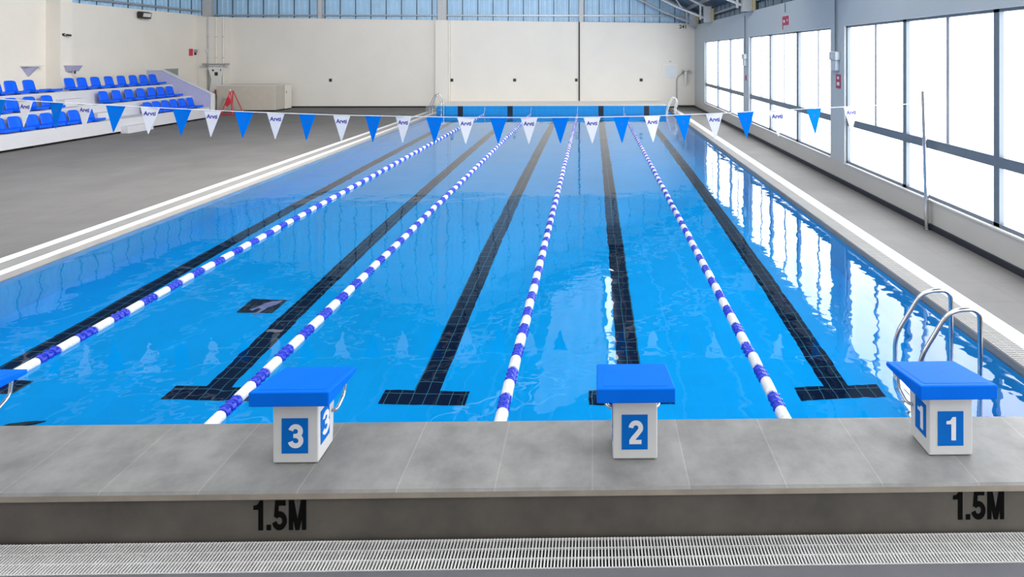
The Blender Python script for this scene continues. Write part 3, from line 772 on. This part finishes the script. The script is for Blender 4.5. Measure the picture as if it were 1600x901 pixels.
# hourglass panel on a grey bar in the corner
t = empty('hanging_panel', 'white waisted panel with dark marks hung from a grey bar at the corner pier', 'panel', (-21.32, 32.95, DK))
MB().tube([(-.72, 0, 2.56), (.50, 0, 2.56)], .045, 10).build('bar', M['galv'], t)
for x in (-.72, .50): MB().box(x - .05, x + .05, -.04, .36, 2.50, 2.62).build('bar_bracket', M['galv'], t, .01)
hp = [(-.44, 2.40), (.44, 2.40), (.40, 2.2), (.30, 1.78), (.29, 1.5), (.31, .82), (-.38, .82), (-.30, 1.35), (-.25, 1.70), (-.36, 2.1)]
mb = MB(); mb.prism(hp, lambda u, v, w_: (u, w_, v), -.03, .02); pn = mb.build('board', M['white'], t, .008)
for x, z, a_, b_ in ((-.15, 2.22, .05, .05), (.28, 2.24, .02, .07), (.03, 2.02, .09, .10)): MB().box(x - a_, x + a_, -.034, -.029, z - b_, z + b_).build('dark_mark', M['black'], pn)
MB().box(-.06, .02, -.036, -.03, .86, 1.14).build('red_mark', M['red'], pn)
for x in (-.34, .36): MB().tube([(x, .05, 0), (x * .9, .04, 1.75)], .025, 8).build('leg', M['galv'], t)
for x in (-.2, .22): MB().box(x - .012, x + .012, -.005, .005, 2.4, 2.56).build('strap', M['galv'], t)

# red A-frame
t = empty('folding_trestle', 'red A-frame trestle standing between the grandstand and the beige counter', 'trestle', (-18.95, 30.6, DK))
for sy in (-.45, .45):
    for sx, nm in ((-.32, 'leg'), (.30, 'leg')):
        MB().tube([(sx, sy, 0), (-.03, sy * .25, 1.20)], .028, 8).build(nm, M['red'], t)
MB().tube([(-.03, -.14, 1.19), (-.03, .14, 1.19)], .03, 8).build('top_bar', M['red'], t)
MB().tube([(-.03, -.13, 1.19), (-.03, -.13, 1.29)], .035, 10).build('knob', M['white'], t)
for sy in (-.45,):
    MB().tube([(-.32, sy, .05), (.30, sy, .05)], .03, 8).build('cross_bar', M['red'], t)
mb = MB(); mb.prism([(-.20, .52), (.02, .95), (.14, .62), (-.06, .40)], lambda u, v, w_: (u, w_, v), -.34, -.30); mb.build('red_flap', M['red'], t)
MB().box(-.32, .30, -.46, -.40, .0, .05).build('foot_board', M['red'], t)

# beige counter
t = empty('counter_box', 'beige masonry counter with a side door in the back corner', 'counter', (0, 0, 0))
mb = MB(); mb.box(-20.5, -17.34, 31.75, WB - .56, DK + .07, 1.50); mb.build('body', M['counter'], t, .02)
MB().box(-20.48, -17.38, 31.80, 33.40, DK, DK + .08).build('plinth', M['black'], t)
MB().box(-20.52, -17.32, 31.73, WB - .56, 1.49, 1.52).build('counter_top', M['cream'], t, .006)
dr = MB().box(-17.34, -17.315, 32.75, 33.42, .14, 1.47).build('door', M['cream'], t, .004)
MB().box(-17.315, -17.27, 32.80, 32.84, 1.0, 1.14).build('handle', M['galv'], dr)

# ------------------------------------------------------------------ back wall fittings
lab = ['on the wide panel between beige counter and pilaster', 'beside the foot ladder pilaster, on its window side', 'midway between pilaster and dark wall joint', 'hard against the dark wall joint', 'between dark wall joint and grey cabinet']
for (X, w_), l_ in zip(((-15.35, .07), (-8.29, .10), (-4.58, .08), (-.95, .07), (2.88, .08)), lab):
    t = empty('wall_socket', 'small black socket box ' + l_, 'socket', (X, WB, 1.69), 0, 'black socket boxes along the back wall')
    MB().box(-w_ - .01, w_ + .01, -.03, 0, -.09, .09).build('back_plate', M['black'], t, .006)
    MB().box(-w_ + .02, w_ - .02, -.07, -.03, -.055, .06).build('cover', M['black'], t, .008)
t = empty('wall_cabinet', 'flush grey cabinet with a pale frame on the back wall near the shower', 'cabinet', (4.59, WB, 2.22))
MB().box(-.42, .42, -.04, 0, -.44, .44).build('frame', M['cream'], t, .006)
MB().box(-.33, .35, -.05, -.03, -.40, .33).build('door', M['box_grey'], t, .006)
MB().box(-.05, .08, -.06, 0, .53, .60).build('lock', M['galv'], t)
t = empty('wall_shower', 'white shower head and bent pipe on the back wall beside the corner', 'shower', (5.48, WB, DK))
MB().tube([(0, -.30, 2.17), (0, -.30, 2.22)], [.26, .22], 16).build('shower_head', M['white'], t)
MB().tube([(0, -.30, 1.40), (0, -.30, 2.18)], [.045, .10], 10).build('stem', M['white'], t)
MB().tube(bez([(0, -.28, 2.16), (-.22, -.10, 2.0), (-.50, -.05, 1.75), (-.50, -.05, .05)], .2), .028, 8).build('pipe', M['galv'], t)
MB().box(-.02, .02, -.3, 0, 1.9, 1.95).build('wall_arm', M['white'], t)
mb = MB(); mb.box(-.6, -.42, -.12, 0, .0, .1); mb.build('valve', M['galv'], t, .01)
t = empty('wall_lettering', 'small dark characters high on the back wall in the corner by the truss', 'lettering', (5.36, WB - .002, 4.74))
L2 = text_mesh('241', .30); L2.materials.clear(); L2.materials.append(M['black'])
l = bpy.data.objects.new('character', L2); COL.objects.link(l); l.parent = t; l.rotation_euler = (PI / 2, 0, 0); l.location = (0, -.002, 0)

# ------------------------------------------------------------------ right wall fittings
def ywall(poly, mb, x0, x1, mi=0): mb.prism(poly, lambda u, v, w_: (w_, u, v), x0, x1, mi)
t = empty('fire_hose_sign', 'red flag-shaped fire sign above the second window on the right wall', 'sign', (0, 0, 0))
mb = MB(); ywall([(17.60, 4.41), (18.24, 4.41), (18.24, 3.98), (18.12, 3.98), (18.12, 4.095), (17.60, 4.095)], mb, WR - .012, WR - .002); mb.build('border', M['sign_white'], t)
mb = MB(); ywall([(17.62, 4.40), (18.22, 4.40), (18.22, 3.99), (18.13, 3.99), (18.13, 4.11), (17.62, 4.11)], mb, WR - .016, WR - .012); mb.build('board', M['sign_red'], t)
mb = MB(); ywall([(17.72, 4.23), (17.80, 4.23), (17.80, 4.29), (17.72, 4.29)], mb, WR - .018, WR - .016); ywall([(17.98, 4.20), (18.12, 4.20), (18.12, 4.28), (17.98, 4.28)], mb, WR - .018, WR - .016); mb.build('symbol', M['sign_white'], t)
MB().tube([(WR - .02, 17.95, 4.52), (WR - .02, 17.95, 4.80)], .012, 6).build('hanger_wire', M['frame'], t)
for Yc, z0, lab_ in ((14.16, 2.83, 'grey junction boxes and conduit on the pier beside the large near window'), (22.62, 2.78, 'grey junction boxes and conduit on the pier between the two far windows')):
    t = empty('junction_box', lab_, 'junction box', (WR, Yc, z0), 0, 'junction boxes on the right wall piers')
    MB().box(-.13, 0, -.20, .20, .23, .44).build('upper_box', M['box_grey'], t, .02)
    MB().box(-.10, 0, -.14, .16, -.03, .23).build('lower_box', M['box_grey'], t, .012)
    MB().tube([(-.05, -.02, .43), (-.05, -.02, 1.95)], .02, 8).build('conduit', M['frame'], t)
    MB().box(-.16, -.13, -.04, .04, .27, .40).build('switch', M['white'], t, .006)
t = empty('extinguisher_sign', 'upright red sign under the junction boxes on the nearer window pier', 'sign', (WR, 14.07, 2.54))
MB().box(-.012, -.002, -.13, .13, -.17, .17).build('board', M['sign_red'], t)
MB().box(-.014, -.012, -.05, .05, .05, .12).build('symbol', M['sign_white'], t); MB().box(-.014, -.012, -.07, .07, -.10, -.02).build('symbol', M['sign_white'], t)
t = empty('extinguisher_sign', 'tiny red sign under the junction boxes on the far window pier', 'sign', (WR, 22.60, 2.28))
MB().box(-.012, -.002, -.09, .09, -.10, .10).build('board', M['sign_red'], t)

# ------------------------------------------------------------------ light, camera, output look
wd = bpy.data.worlds.new('world'); sc.world = wd; wd.use_nodes = True
bg = wd.node_tree.nodes['Background']; bg.inputs[0].default_value = (.93, .965, 1, 1); bg.inputs[1].default_value = .62

def fill_light(loc, aim, power, sx, sy):  # unseen area lights added to brighten the left and back walls
    l = bpy.data.lights.new('added_fill_light', 'AREA'); l.shape = 'RECTANGLE'; l.size = sx; l.size_y = sy; l.energy = power; l.color = (1, .985, .955)
    o = bpy.data.objects.new('added_fill_light', l); COL.objects.link(o); o.location = loc
    o.rotation_euler = (Vector(aim) - Vector(loc)).to_track_quat('-Z', 'Y').to_euler()
fill_light((-3.0, 13.6, 9.0), (-22.5, 27, 3.0), 2300, 1.6, .8)
fill_light((-9.0, 13.6, 11.0), (-13, 34, 2.5), 720, 1.6, .8)
fill_light((1.0, 13.6, 7.4), (-9.0, 34, 2.0), 620, 1.6, .8)

cam = bpy.data.cameras.new('camera'); co = bpy.data.objects.new('camera', cam); COL.objects.link(co)
co.location = (0, 0, 3.2); co.rotation_euler = (PI / 2, 0, -math.radians(.85))
cam.sensor_width = 36; cam.lens = 36 * 900 / 1600
cam.shift_x = -(939 - 800) / 1600; cam.shift_y = -(450.5 - 85) / 1600
cam.clip_end = 200
sc.camera = co
sc.view_settings.view_transform = 'Standard'; sc.view_settings.look = 'None'
sc.view_settings.exposure = 0; sc.view_settings.gamma = 1; sc.view_settings.use_curve_mapping = False
cy = sc.cycles
cy.max_bounces = 14; cy.diffuse_bounces = 6; cy.glossy_bounces = 5; cy.transmission_bounces = 10
cy.caustics_refractive = True; cy.caustics_reflective = False; cy.blur_glossy = .3
cy.sample_clamp_indirect = 8
cy.use_denoising = True
